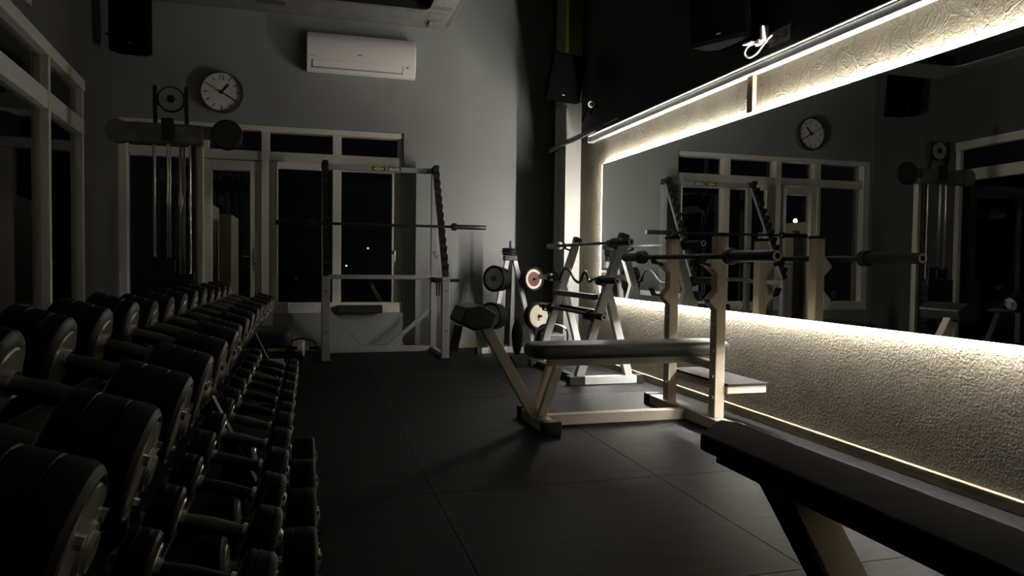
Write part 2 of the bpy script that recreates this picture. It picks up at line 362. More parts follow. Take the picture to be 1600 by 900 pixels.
for x0, x1 in ((OX0 + .07, -1.075), (-.975, -.475), (-.395, .232), (.322, OX1 - .05)): fbox('transom_pane', x0, x1, 2.05, OZ1 - .055, FY0 + .03, FY0 + .036, M_GLASS, None, 0)
for x0, x1 in ((OX0 + .07, -1.075),): fbox('pane', x0, x1, .50, 1.955, FY0 + .03, FY0 + .036, M_GLASS, None, 0)
for x0, x1 in ((-.315, .232), (.322, OX1 - .11)): fbox('pane', x0, x1, .50, 1.885, FY0 + .03, FY0 + .036, M_GLASS, None, 0)
fbox('window_handle', OX1 - .095, OX1 - .075, 1.02, 1.06, FY0 - .03, FY0, M_SILVER); fbox('window_handle', OX1 - .092, OX1 - .078, .93, 1.06, FY0 - .045, FY0 - .03, M_SILVER)
d1 = struct(link(bpy.data.objects.new('door_1', None)), 'cream glazed door with lever handle in the far wall', 'door')
DY0 = FY0 - .03
for nm, x0, x1, z0, z1 in (('door_stile', -1.028, -.95, .02, 1.945), ('door_stile', -.585, -.478, .02, 1.945), ('door_rail', -.95, -.585, 1.845, 1.945), ('door_rail', -.95, -.585, .02, .20)):
    fbox(nm, x0, x1, z0, z1, DY0, FY1, M_FRAME, d1)
fbox('pane', -.95, -.585, .20, 1.845, FY0 + .03, FY0 + .036, M_GLASS, d1, 0)
h = fbox('handle_plate', -.55, -.522, .83, 1.055, DY0 - .008, DY0, M_SILVER, d1)
bm = cyl(NB(), (-.537, DY0 - .008, .975), (-.537, DY0 - .05, .975), .009); bar(bm, (-.53, DY0 - .05, .975), (-.648, DY0 - .05, .972), .016, .014, (0, 0, 1))
build('lever', bm, M_SILVER, h, bevel=.002)
bm = cyl(NB(), (-.537, DY0 - .008, .90), (-.537, DY0 - .02, .90), .008); build('keyhole', bm, M_BLACKM, h)

# outside at night
struct(build('ground_outside', box(NB(), -40, 40, YF + WT + .01, 60, -.2, -.03), M_GROUND), 'dark ground outside the windows', 'ground')
struct(build('ground_side', box(NB(), -40, -2.35, -30, YF + WT, -.2, -.03), M_GROUND), 'dark ground outside the left windows', 'ground')
c1 = thing('tall_cabinet', 'tall plain cream cabinet standing just outside the glazed door', 'cabinet', (-1.03, 8.4, -.03))
part(c1, 'body', box(NB(), -1.07, -.992, 7.975, 8.87, -.03, 1.52), M_PANEL, bevel=.003)
part(c1, 'front_board', box(NB(), -1.072, -.99, 7.958, 7.974, -.03, 1.523), M_PANEL, bevel=.002)
c2 = thing('slatted_cabinet', 'lower cream cabinet with narrow vertical slats outside the door', 'cabinet', (-.83, 8.4, -.03))
part(c2, 'body', box(NB(), -.886, -.774, 7.98, 8.73, -.03, 1.402), M_PANEL, bevel=.003)
for k in range(10):
    x = -.885 + k * .0108
    part(c2, 'slat', box(NB(), x, x + .0065, 7.964, 7.979, -.02, 1.375), M_PANEL)
def lamp(nm, label, pos, r, col_, s, h0=-.03):
    t = thing(nm, label, 'lamp', (pos[0], pos[1], h0))
    bm = NB(); bmesh.ops.create_uvsphere(bm, u_segments=12, v_segments=8, radius=r)
    bmesh.ops.translate(bm, vec=Vector(pos), verts=bm.verts[:]); part(t, 'globe', bm, emit(nm + '_light', col_, s), smooth=True)
    part(t, 'post', cyl(NB(), (pos[0], pos[1], h0), (pos[0], pos[1], pos[2] - r * .9), max(r * .25, .012), 8), M_BLACKM)
    return t
lamp('garden_lamp', 'bright white lamp outside, caught in the mirror through the door', (-2.37, 10.05, 1.682), .03, (1, .9, .78), 90)
lamp('added_cabinet_lamp', 'unseen fill lamp added outside to brighten the cream cabinets', (1.25, 8.35, 2.0), .05, (1, .86, .66), 130)  # added out of view to lift the dim cabinets beyond the door
lamp('street_lamp', 'small warm street lamp far off beyond the right-hand window', (1.915, 25, 1.388), .035, (1, .5, .2), 1.6)
lamp('path_lamp', 'faint white path lamp low beyond the right-hand window', (1.2, 25, .79), .03, (.95, .97, 1), 1.6)

# ------------------------------------------------------------------ air conditioner
ac = thing('air_conditioner', 'white split air conditioner high on the far wall', 'air conditioner', (.52, YF, 2.87))
ax0, ax1, az0, az1 = -.035, 1.065, 2.846, 3.25; K = 0.0
prof = [(YF - .001, az0 + .03), (YF - .001, az1), (YF - .14, az1), (YF - .17, az1 - .035), (YF - .205, az1 - .10), (YF - .205, az0 + .125), (YF - .16, az0 + .02), (YF - .12, az0)]
bm = prism(NB(), [(ax0, y, z) for y, z in prof], (ax1 - ax0, 0, 0)); part(ac, 'housing', bm, M_WHITEP, bevel=.012, seg=3, smooth=True)
def sl(t): return (YF - .205 + .045 * t - .002, az0 + .125 - .105 * t)
(y0, z0), (y1, z1) = sl(.12), sl(.72)
part(ac, 'louvre', prism(NB(), [(ax0 + .06, y0 - .004, z0), (ax0 + .06, y1 - .004, z1), (ax0 + .06, y1 + .004, z1), (ax0 + .06, y0 + .004, z0)], (.90, 0, 0)), M_WHITEP, bevel=.002)
(y2, z2), (y3, z3) = sl(.74), sl(.80)
part(ac, 'louvre_gap', prism(NB(), [(ax0 + .055, y2 - .003, z2), (ax0 + .055, y3 - .003, z3), (ax0 + .055, y3 + .006, z3), (ax0 + .055, y2 + .006, z2)], (.91, 0, 0)), M_DKGREY)
part(ac, 'badge', box(NB(), .463, .516, YF - .2075, YF - .204, 3.03, 3.038), M_DKGREY)
for xx in (ax0 + .055, ax0 + .958):
    part(ac, 'louvre_gap', prism(NB(), [(xx, y0 - .0045, z0), (xx, y3 - .0045, z3), (xx, y3 + .004, z3), (xx, y0 + .004, z0)], (.006, 0, 0)), M_DKGREY)
part(ac, 'sensor', cyl(NB(), (.985, YF - .20, 2.955), (.965, YF - .190, 2.95), .008), M_DKGREY)
part(ac, 'seam', box(NB(), ax0 + .02, ax0 + .09, YF - .2065, YF - .204, 2.99, 2.993), M_DKGREY)

# ------------------------------------------------------------------ clock (twenty past one)
ck = thing('wall_clock', 'round wall clock with pale dial beside the air conditioner', 'clock', (-.845, YF, 2.60))
CX, CZ, RR = -.845, 2.60, .205; d = (0, -1, 0)
part(ck, 'case', lathe(NB(), (CX, YF - .001, CZ), d, [(0, 0), (0, RR), (.045, RR), (.056, RR - .006), (.054, RR - .016), (.030, RR - .018), (.030, 0)], 48), mat('dark_chrome', (.34, .34, .33), .18, 1.0), smooth=True)
part(ck, 'dial', lathe(NB(), (CX, YF - .032, CZ), d, [(0, 0), (0, RR - .017), (.002, RR - .017), (.002, 0)], 48), M_CLOCK)
cf = YF - .0350
def cbar(nm, ang, r0, r1, wd, y=cf, th=.0015, mt=M_DARKPRINT):
    a = math.radians(ang); s, c = math.sin(a), math.cos(a)
    return part(ck, nm, bar(NB(), (CX + s * r0, y, CZ + c * r0), (CX + s * r1, y, CZ + c * r1), wd, th, (0, 1, 0)), mt)
for k in range(1, 12): cbar('hour_mark', k * 30, .128, .172, .0075)
def text(s, loc, size, material, parent, nm, rot=(math.pi / 2, 0, 0), ext=.0008, root=None):
    cu_ = bpy.data.curves.new(nm, 'FONT'); cu_.body = s; cu_.size = size; cu_.align_x = 'CENTER'; cu_.align_y = 'CENTER'; cu_.extrude = ext
    o = bpy.data.objects.new(nm, cu_); COL.objects.link(o); bpy.context.view_layer.update()
    dg = bpy.context.evaluated_depsgraph_get(); me = bpy.data.meshes.new_from_object(o.evaluated_get(dg)); bpy.data.objects.remove(o)
    me.materials.clear(); me.materials.append(material)
    me.transform(Matrix.Translation(Vector(loc)) @ Matrix.Rotation(rot[2], 4, 'Z') @ Matrix.Rotation(rot[1], 4, 'Y') @ Matrix.Rotation(rot[0], 4, 'X'))
    q = bpy.data.objects.new(nm, me); COL.objects.link(q); rel(parent, q); return q
text('12', (CX, cf, CZ + .145), .06, M_DARKPRINT, ck, 'numeral')
cbar('hour_hand', 40, -.02, .105, .014, cf - .004, .002); cbar('minute_hand', 120, -.03, .155, .011, cf - .007, .002); cbar('second_hand', 300, -.05, .165, .004, cf - .010, .0015)
part(ck, 'hub', cyl(NB(), (CX, cf, CZ), (CX, cf - .013, CZ), .016), M_DARKPRINT)

# ------------------------------------------------------------------ perforated ceiling frame
pf = thing('ceiling_frame', 'perforated sheet metal frame hung below the ceiling', 'ceiling frame', (0, 5, 3.0))
PX0, PX1, PY0, PY1, PZ = -1.45, 1.17, 3.3, 6.42, 3.0
def rrect(x0, x1, y0, y1, r, n=6):
    pts = []
    for cx, cy, a0 in ((x1 - r, y1 - r, 0), (x0 + r, y1 - r, 90), (x0 + r, y0 + r, 180), (x1 - r, y0 + r, 270)):
        for k in range(n + 1):
            a = math.radians(a0 + 90 * k / n); pts.append((cx + r * math.cos(a), cy + r * math.sin(a)))
    return pts
def ringplate(bm, outer, inner, z0, z1):
    n = len(outer); L = [[bm.verts.new((x, y, z)) for x, y in P] for P, z in ((outer, z0), (inner, z0), (inner, z1), (outer, z1))]
    for A, B in zip(L, L[1:] + L[:1]):
        for i in range(n): bm.faces.new((A[i], A[(i + 1) % n], B[(i + 1) % n], B[i]))
    return bm
part(pf, 'sheet', ringplate(NB(), rrect(PX0, PX1, PY0, PY1, .09), rrect(PX0 + .25, PX1 - .23, PY0 + .25, PY1 - .42, .10), PZ, PZ + .012), M_GALV)
part(pf, 'rim', ringplate(NB(), rrect(PX0 + .248, PX1 - .228, PY0 + .248, PY1 - .418, .10), rrect(PX0 + .256, PX1 - .236, PY0 + .256, PY1 - .426, .10), PZ + .012, PZ + .13), M_BLACKM)
part(pf, 'cover_plate', box(NB(), PX1 - .19, PX1 - .07, PY1 - .21, PY1 - .06, PZ - .014, PZ - .001), M_GALV, bevel=.002)
bm = NB()
def hole(x, y, r=.008): lathe(bm, (x, y, PZ - .0004), (0, 0, -1), [(0, r), (.0006, 0)], 6)
y = PY1 - .10
while y > PY0 + .1:
    hole(PX1 - .012, y); hole(PX1 - .026, y - .015); hole(PX1 - .215, y); hole(PX0 + .02, y); y -= .03
x = PX1 - .10
while x > PX0 + .1:
    hole(x, PY1 - .02); hole(x, PY1 - .395, .008); x -= .03
for a in range(6):
    for c in range(3): hole(PX1 - .19 + a * .025, PY1 - .50 - c * .03, .010)
po = part(pf, 'perforation', bm, M_DARKPRINT); po['kind'] = 'stuff'
for x in (PX0 + .12, PX1 - .12):
    for y in (PY0 + .2, PY1 - .30): part(pf, 'hanger_rod', cyl(NB(), (x, y, PZ + .012), (x, y, CEIL - .001), .006, 8), M_BLACKM)
part(pf, 'brace', box(NB(), PX0 + .26, PX0 + .45, PY1 - .40, PY1 - .02, PZ + .013, PZ + .05), M_BLACKM)
part(pf, 'label_plate', box(NB(), -.42, -.19, PY1 - .30, PY1 - .22, PZ - .008, PZ - .001), M_DKGREY)

# ------------------------------------------------------------------ loudspeakers
def speaker(nm, label, c, size, rz, tilt, bracket_to, roll=0.0):
    t = thing(nm, label, 'speaker', c); sx, sy, sz = size
    Mx = Matrix.Translation(Vector(c)) @ Matrix.Rotation(rz, 4, 'Z') @ Matrix.Rotation(tilt, 4, 'X') @ Matrix.Rotation(roll, 4, 'Y')
    pts = [(-sx / 2, -sy / 2), (sx / 2, -sy / 2), (sx / 2, sy * .1), (sx * .32, sy / 2), (-sx * .32, sy / 2), (-sx / 2, sy * .1)]
    bm = prism(NB(), [(x, y, -sz / 2) for x, y in pts], (0, 0, sz)); bm.transform(Mx); part(t, 'cabinet', bm, M_SPK, bevel=.012)
    bm = box(NB(), -sx * .46, sx * .46, -sy / 2 - .008, -sy / 2 - .001, -sz * .46, sz * .46); bm.transform(Mx); part(t, 'grille', bm, mat('black_grille', (.003, .003, .003), 1.0, spec=0.0), bevel=.003)
    bm = box(NB(), -.014, .014, -sy / 2 - .011, -sy / 2 - .008, -sz * .40, -sz * .385); bm.transform(Mx); part(t, 'badge', bm, M_SILVER)
    a = Mx @ Vector((0, sy * .3, -sz * .3)); bm = tube(NB(), [a, (a + Vector(bracket_to)) / 2 + Vector((0, 0, -.02)), bracket_to], .012); part(t, 'bracket', bm, M_BLACKM)
    return t
speaker('loudspeaker', 'black loudspeaker high in the left far corner', (-1.50, 7.02, 3.03), (.33, .28, .60), math.radians(10), math.radians(6), (-1.76, 7.3, 2.95))
speaker('loudspeaker', 'small black loudspeaker bracketed to the column beside the mirror', (2.355, 6.60, 2.715), (.33, .20, .43), math.radians(-12), math.radians(8), (2.46, 6.849, 2.50), math.radians(9))
speaker('loudspeaker', 'large black loudspeaker tilted over the mirror rail', (2.47, 3.97, 2.53), (.40, .24, .46), math.radians(-62), math.radians(6), (2.62, 4.02, 2.45))
cm = thing('security_camera', 'small black camera with pale lens ring beside the column', 'camera', (2.5, 6.25, 2.40))
part(cm, 'body', cyl(NB(), (2.52, 6.38, 2.41), (2.49, 6.26, 2.405), .035), M_SPK, smooth=True)
dv = Vector((-.03, -.12, -.005)).normalized()
part(cm, 'lens_ring', lathe(NB(), Vector((2.49, 6.258, 2.405)), dv, [(0, .030), (.008, .030), (.008, .021), (0, .021)], 20), M_WHITE, smooth=True)
part(cm, 'lens', lathe(NB(), Vector((2.49, 6.258, 2.405)), dv, [(0, .0205), (.004, .012), (.005, 0)], 16), M_BLACKP, smooth=True)
part(cm, 'mount', bar(NB(), (2.51, 6.34, 2.38), (2.46, 6.36, 2.26), .05, .05), M_SPK, bevel=.006)
part(cm, 'wall_arm', tube(NB(), [(2.52, 6.36, 2.41), (2.57, 6.40, 2.42), (WX - .002, 6.42, 2.43)], .010), M_BLACKM)
# cable bundle draped past the rail end
cbn = thing('cable_bundle', 'bundle of cables draped from the column over the rail end', 'cables', (2.5, 6.5, 2.16))
for i, dz in enumerate((0, .018, -.016)):
    pts = smoothpts([(2.43, 7.25, 2.12 + dz), (2.44, 6.95, 2.14 + dz), (2.49, 6.72, 2.155 + dz * 1.2), (2.53, 6.40, 2.178 + dz), (2.575, 6.05, 2.19 + dz * .6), (2.60, 5.75, 2.195 + dz * .4)])
    part(cbn, 'cable', tube(NB(), pts, .007 if i else .011, 6), M_BLACKM if i < 2 else M_DKGREY, smooth=True)
part(cbn, 'metal_clip', bar(NB(), (2.525, 6.5, 2.185), (2.60, 5.9, 2.215), .02, .006, (0, 0, 1)), M_SILVER)

# power socket with adapter and white lead
so = thing('power_socket', 'grey double wall socket above the mirror rail', 'socket', (WX, 3.65, 2.26))
part(so, 'back_plate', box(NB(), WX - .012, WX - .001, 3.56, 3.76, 2.225, 2.315), mat('grey_socket', (.30, .29, .27), .5), bevel=.004)
part(so, 'socket_hole', cyl(NB(), (WX - .0125, 3.61, 2.27), (WX - .016, 3.61, 2.27), .022), M_DKGREY)
ad = thing('power_adapter', 'white plug adapter with a looped lead in the wall socket', 'adapter', (WX - .03, 3.72, 2.24))
part(ad, 'plug_body', bar(NB(), (WX - .0165, 3.70, 2.266), (WX - .125, 3.72, 2.235), .05, .035, (0, 0, 1)), M_WHITEP, bevel=.008)
part(ad, 'upright_plug', box(NB(), WX - .13, WX - .085, 3.655, 3.680, 2.235, 2.32), M_WHITEP, bevel=.005)
part(ad, 'side_plug', bar(NB(), (WX - .12, 3.745, 2.25), (WX - .12, 3.83, 2.257), .05, .012, (0, 0, 1)), M_WHITEP, bevel=.003)
part(ad, 'lead', tube(NB(), smoothpts([(WX - .125, 3.71, 2.235), (WX - .145, 3.77, 2.225), (WX - .145, 3.80, 2.195), (WX - .13, 3.78, 2.168), (WX - .12, 3.72, 2.175), (WX - .12, 3.66, 2.205), (WX - .10, 3.60, 2.25), (WX - .0165, 3.615, 2.268)]), .0055, 8), M_WHITE, smooth=True)

# ------------------------------------------------------------------ barbells
def barbell(nm, label, a, b, sleeve, r_s=.026, r_h=.0145, flange=.04, shape=None, mt=M_BLACKM, ring=True, group=None, sleeve_b=None):
    a = Vector(a); b = Vector(b); d = (b - a).normalized(); L = (b - a).length
    t = thing(nm, label, 'barbell', (a + b) / 2, group); sb = sleeve_b or sleeve
    if shape is None: part(t, 'shaft', cyl(NB(), a + d * sleeve, b - d * sb, r_h, 14), mt, smooth=True)
    else: part(t, 'shaft', tube(NB(), shape, r_h, 10), mt, smooth=True)
    for p, dd, s in ((a, d, sleeve), (b, -d, sb)):
        sl_ = part(t, 'sleeve', lathe(NB(), p, dd, [(0, 0), (.0, r_s * .9), (.004, r_s), (s - .06, r_s), (s - .055, flange), (s - .012, flange), (s - .004, r_s * .8), (s, r_h), (s, 0)], 20), mt, smooth=True)
        if ring:
            sub(sl_, 'end_ring', lathe(NB(), p - dd * .002, dd, [(0, r_s * .48), (0, r_s * .86), (.003, r_s * .86), (.003, r_s * .48)], 20), mat('pale_ring', (.75, .74, .72), .4)).matrix_parent_inverse = Matrix.Translation(t.location).inverted() @ Matrix.Identity(4)
            c = sl_.children[0]; c.matrix_parent_inverse = Matrix.Identity(4) if False else (sl_.matrix_parent_inverse.copy() @ Matrix.Identity(4)); fix_sub(c, sl_)
    return t
def fix_sub(c, p):
    # sub-part meshes are in world coordinates; a part's own basis is identity, so its world matrix is parent @ inverse = identity
    c.matrix_parent_inverse = Matrix.Identity(4)
barbell('barbell', 'black barbell resting on the bench press uprights', (2.165, 3.005, .988), (2.165, 4.745, .988), .43, .030, .0165, .045, sleeve_b=.30)
barbell('barbell', 'long black barbell racked across the squat rack', (-.307, 7.10, 1.293), (1.712, 7.10, 1.291), .36, .024, .0135, .037)
barbell('barbell', 'straight black barbell on the top hooks of the barbell rack', (2.295, 4.93, 1.107), (2.295, 6.85, 1.11), .34, .026, .014, .038)
# curl bar shape
P0, P1 = Vector((2.195, 4.94, .815)), Vector((2.195, 6.80, .81))
pts = [(2.195, 5.26, .815), (2.195, 5.42, .815), (2.195, 5.50, .80), (2.195, 5.60, .875), (2.195, 5.70, .79), (2.195, 5.82, .80), (2.195, 5.98, .885), (2.195, 6.12, .885), (2.195, 6.24, .79), (2.195, 6.34, .87), (2.195, 6.42, .815), (2.195, 6.5, .813)]
barbell('curl_bar', 'zigzag curl bar on the middle hooks of the barbell rack', P0, P1, .34, .026, .0135, .038, shape=smoothpts(pts, 5))
barbell('barbell', 'short black barbell on the lowest hooks of the barbell rack', (2.095, 4.945, .545), (2.095, 6.45, .55), .30, .026, .014, .038)

# ------------------------------------------------------------------ squat rack by the window
rk = thing('squat_rack', 'silver grey squat rack with toothed uprights in front of the window', 'rack', (.7, 7.2, 0))
XL_, XR_ = .147, 1.262; YFt, YBk = 6.87, 7.58
for x in (XL_, XR_):
    fu = part(rk, 'front_upright', box(NB(), x - .037, x + .037, YFt - .035, YFt + .035, .001, .79), M_RACKP, bevel=.004)
    for z in (.28, .66): sub(fu, 'bolt_hole', cyl(NB(), (x, YFt - .0351, z), (x, YFt - .038, z), .008, 10), M_BLACKM)
    part(rk, 'base_foot', box(NB(), x - .05, x + .05, YFt - .06, YFt + .06, .0005, .02), M_BLACKP, bevel=.003)
    part(rk, 'back_upright', box(NB(), x - .030, x + .030, YBk - .03, YBk + .03, .001, 1.86), M_RACKP, bevel=.004)
    part(rk, 'side_rail', box(NB(), x - .025, x + .025, YFt + .036, YBk - .031, .001, .05), M_RACKP, bevel=.004)
    part(rk, 'side_rail', box(NB(), x - .025, x + .025, YFt + .036, YBk - .031, .735, .785), M_RACKP, bevel=.004)
    A = Vector((x, YFt, .80)); B = Vector((x, YBk - .06, 1.905)); dd = (B - A).normalized(); nn = Vector((0, -dd.z, dd.y))
    part(rk, 'sloped_post', bar(NB(), A + nn * -.012, B + nn * -.012, .05, .036, nn), M_RACKP, bevel=.003)
    tp = part(rk, 'tooth_plate', bar(NB(), A + nn * .018, B + nn * .018, .056, .022, nn), M_BLACKM, bevel=.002)
    for k in range(13):
        c = A + dd * (.06 + k * .098) + nn * .029; hx = .028
        q = [c + Vector((-hx, 0, 0)), c + Vector((-hx, 0, 0)) + nn * .045 + dd * .022, c + Vector((-hx, 0, 0)) + nn * .045 + dd * .045, c + Vector((-hx, 0, 0)) + dd * .055]
        sub(tp, 'tooth', prism(NB(), q, (hx * 2, 0, 0)), M_BLACKM)
    part(rk, 'top_cap', box(NB(), x - .035, x + .035, YBk - .10, YBk + .02, 1.865, 1.925), M_BLACKP, bevel=.004)
part(rk, 'top_beam', box(NB(), XL_, XR_, YBk - .05, YBk + .0, 1.86, 1.912), M_RACKP, bevel=.004)
part(rk, 'middle_beam', box(NB(), XL_ + .03, XR_ - .03, YBk - .025, YBk + .025, .755, .80), M_RACKP, bevel=.004)
part(rk, 'bottom_beam', box(NB(), XL_ + .03, XR_ - .03, YBk - .03, YBk + .03, .001, .06), M_RACKP, bevel=.004)
part(rk, 'diagonal_brace', bar(NB(), (XL_ + .03, YBk, .43), (.57, YBk, .05), .045, .03), M_RACKP, bevel=.003)
part(rk, 'diagonal_brace', bar(NB(), (XR_ - .03, YBk, .44), (.785, YBk, .05), .045, .03), M_RACKP, bevel=.003)
st = part(rk, 'sticker', box(NB(), .612, .752, YBk - .0525, YBk - .051, 1.868, 1.905), M_DARKPRINT)
sub(st, 'oval_mark', lathe(NB(), (0, 0, 0), (0, -1, 0), [(0, 0), (0, 1), (.6, 1), (.6, 0)], 24), M_YELLOW).data.transform(Matrix.Translation((.682, YBk - .0526, 1.8865)) @ Matrix.Diagonal((.055, .002, .013, 1)))
sub(st, 'inner_mark', box(NB(), .655, .71, YBk - .0548, YBk - .0542, 1.884, 1.889), M_DARKPRINT)
st2 = part(rk, 'sticker', box(NB(), .772, .906, YBk - .0525, YBk - .051, 1.868, 1.905), M_DARKPRINT)
sub(st2, 'white_line', box(NB(), .785, .893, YBk - .0535, YBk - .0526, 1.874, 1.881), M_WHITE)
for k in range(6): sub(st2, 'letter_block', box(NB(), .787 + k * .018, .800 + k * .018, YBk - .0535, YBk - .0526, 1.886, 1.898), M_WHITE)
part(rk, 'safety_bar', tube(NB(), [(1.12, YFt - .02, .765), (1.39, YFt - .02, .765)], .016), M_BLACKM)
part(rk, 'safety_hook', box(NB(), 1.15, 1.225, YFt - .06, YFt + .03, .74, .79), M_BLACKM, bevel=.004)
for x in (1.165, 1.19): part(rk, 'spring_clip', tube(NB(), [(x, YFt - .06, .75), (x + .003, YFt - .06, .62)], .007, 6), M_BLACKM)
part(rk, 'tie_strap', tube(NB(), smoothpts([(1.20, 7.02, 1.03), (1.16, 6.98, 1.035), (1.19, 6.98, .98), (1.21, 7.0, 1.01)]), .004, 6), M_BLACKP)

# box on the sill
tag(build('foam_box', box(NB(), .285, .745, 7.70, 7.86, .395, .475), M_BLACKP, bevel=.008), 'long black foam block lying on the window sill', 'foam block')

# ------------------------------------------------------------------ weight tree and its plates
wt = thing('weight_tree', 'pale A-shaped weight tree in the far right corner', 'weight tree', (2.02, 7.25, 0))
ap = Vector((2.02, 7.28, 1.0))
part(wt, 'leg', bar(NB(), ap + Vector((-.03, 0, 0)), (1.80, 7.28, .05), .045, .05), M_GREYP, bevel=.004)
part(wt, 'leg', bar(NB(), ap + Vector((.04, 0, 0)), (2.29, 7.28, .05), .045, .05), M_GREYP, bevel=.004)
part(wt, 'back_leg', bar(NB(), ap + Vector((0, .02, 0)), (2.04, 7.46, .05), .05, .05), M_BLACKM, bevel=.004)
part(wt, 'base_beam', bar(NB(), (1.70, 7.24, .031), (2.0, 7.30, .031), .05, .06, (0, 0, 1)), M_GREYP, bevel=.004)
part(wt, 'base_beam', bar(NB(), (2.0, 7.30, .031), (2.40, 7.16, .031), .05, .06, (0, 0, 1)), M_GREYP, bevel=.004)
part(wt, 'base_beam', bar(NB(), (2.0, 7.32, .031), (2.05, 7.62, .031), .05, .06, (0, 0, 1)), M_GREYP, bevel=.004)
part(wt, 'foot_cap', bar(NB(), (1.655, 7.231, .035), (1.705, 7.241, .035), .06, .068, (0, 0, 1)), M_BLACKP)
part(wt, 'foot_cap', bar(NB(), (2.395, 7.162, .035), (2.45, 7.143, .035), .06, .068, (0, 0, 1)), M_BLACKP)
part(wt, 'head_cap', box(NB(), 1.95, 2.09, 7.24, 7.32, .965, 1.02), M_BLACKM, bevel=.005)
part(wt, 'top_peg', cyl(NB(), (2.02, 7.28, 1.02), (2.02, 7.28, 1.17), .012), M_BLACKM)
pegs = [((1.955, 7.26, .77), Vector((-.74, -.67, .04))), ((2.15, 7.25, .77), Vector((.32, -.95, .04))), ((1.915, 7.235, .39), Vector((-.74, -.67, .04))), ((2.21, 7.25, .39), Vector((.32, -.95, .04)))]
for p, dd in pegs: part(wt, 'peg', cyl(NB(), Vector(p) - dd.normalized() * .02, Vector(p) + dd.normalized() * .24, .013), M_BLACKM, smooth=True)
def plate(label, c, dd, r, th, face, hub=None, hr=.45, grp='weight plates on the tree', holes=False):
    dd = Vector(dd).normalized(); c = Vector(c); t = thing('weight_plate', label, 'weight plate', c, grp)
    part(t, 'disc', lathe(NB(), c, dd, [(0, .015), (0, r * .96), (th * .2, r), (th * .8, r), (th, r * .96), (th, r * .84), (th * .7, r * .81), (th * .7, .015)], 32), M_RUBBER, smooth=True)
    part(t, 'face', lathe(NB(), c + dd * (th * .7), dd, [(.0005, .016), (.0005, r * .81), (.003, r * .80), (.003, r * .55), (.0015, r * .53), (.0015, r * .30), (.004, r * .28), (.004, .016)], 32), face, smooth=True)
    part(t, 'hub', lathe(NB(), c + dd * (th * .7 + .004), dd, [(0, .015), (0, r * hr), (.003, r * hr), (.003, .015)], 24), hub or M_BLACKM, smooth=True)
    return t
names4 = ['upper left', 'upper right', 'lower left', 'lower right']
faces = [(M_PLATEG, M_BLACKM, .18), (M_PLATEW, M_RED, .60), (M_PLATEG, M_BLACKM, .2), (M_PLATEW, M_BLACKM, .14)]
cnt = [4, 2, 4, 2]; rads = [.135, .125, .142, .145]; ths = [.034, .05, .034, .045]
posn = [['outermost', 'second', 'third', 'innermost'], ['outer', 'inner']]
for k, (p, dd) in enumerate(pegs):
    n = cnt[k]
    for j in range(n):
        off = .21 - (j + 1) * (ths[k] + .002); f, hb, hr = faces[k]
        nm = (posn[0] if n == 4 else posn[1])[j]
        extra = '' if j else {0: ' with a grey cast face', 1: ' with dark red hub', 2: ' with a grey cast face', 3: ' with a cream face'}[k]
        plate('%s black plate%s, %s peg of the weight tree' % (nm, extra, names4[k]), Vector(p) + dd.normalized() * off, dd, rads[k] - (.004 * j if j else 0), ths[k], f, hb, hr)
for j, (r, z) in enumerate(((.085, 1.022), (.09, 1.047), (.086, 1.072))):
    plate('%s small black disc stacked flat on top of the weight tree' % ['lowest', 'middle', 'topmost'][j], (2.02, 7.28, z), (0, 0, 1), r, .022, M_BLACKM)
# dark blob added in place of more plates hung on the tree
bm = NB(); bmesh.ops.create_uvsphere(bm, u_segments=20, v_segments=12, radius=1.0)
for v in bm.verts:
    c = v.co; k = 1 + .06 * math.sin(c.z * 5); v.co = Vector((2.0 + c.x * .055 * k + .03, 7.02 + c.y * .06 * k, .19 + c.z * .185 ))
bg = build('plate_stand_in', bm, M_SPK, smooth=True); tag(bg, 'slim black blob standing in for further plates low on the tree', 'weight plates')

# ------------------------------------------------------------------ A-frame barbell rack
af = thing('barbell_rack', 'pale grey A-frame barbell rack by the mirror', 'rack', (2.25, 5.75, 0))
YN, YR = 5.25, 6.27
for y in (YN, YR):
    lp = part(af, 'leaning_post', bar(NB(), (2.020, y, .06), (2.372, y, 1.135), .065, .065), M_GREYP, bevel=.004)
    dd = Vector((2.372 - 2.020, 0, 1.135 - .06)).normalized()
    sub(lp, 'post_cap', bar(NB(), Vector((2.372, y, 1.135)), Vector((2.372, y, 1.135)) + dd * .045, .068, .068), M_BLACKP)
    part(af, 'rear_leg', bar(NB(), (2.245, y, .755), (2.435, y, .06), .06, .06), M_GREYP, bevel=.004)
    part(af, 'base_beam', box(NB(), 1.99, 2.50, y - .033, y + .033, .001, .062), M_GREYP, bevel=.004)
    part(af, 'end_cap', box(NB(), 2.50, 2.56, y - .036, y + .036, .0005, .066), M_BLACKP, bevel=.004)
    part(af, 'end_cap', box(NB(), 1.93, 2.06, y - .045, y + .04, .0003, .068), M_BLACKP, bevel=.004)
    for z, xb in ((1.107, 2.295), (.815, 2.195), (.545, 2.095)):
        px = 2.020 + (z - .06) * .3274
        hk = bar(NB(), (px - .035, y, z - .05), (xb - .035, y, z - .030), .012, .05); bar(hk, (xb - .034, y, z - .034), (xb - .045, y, z + .02), .012, .05)
        part(af, 'hook', hk, M_BLACKM, bevel=.002)
part(af, 'long_skid', box(NB(), 1.995, 2.055, YN + .042, YR - .047, .001, .058), M_BLACKM, bevel=.004)
part(af, 'cross_tube', box(NB(), 2.205, 2.255, YN + .034, YR - .034, .52, .57), M_BLACKM, bevel=.004)
part(af, 'cross_tube', box(NB(), 2.14, 2.19, YN + .034, YR - .034, .655, .70), M_DKGREY, bevel=.004)

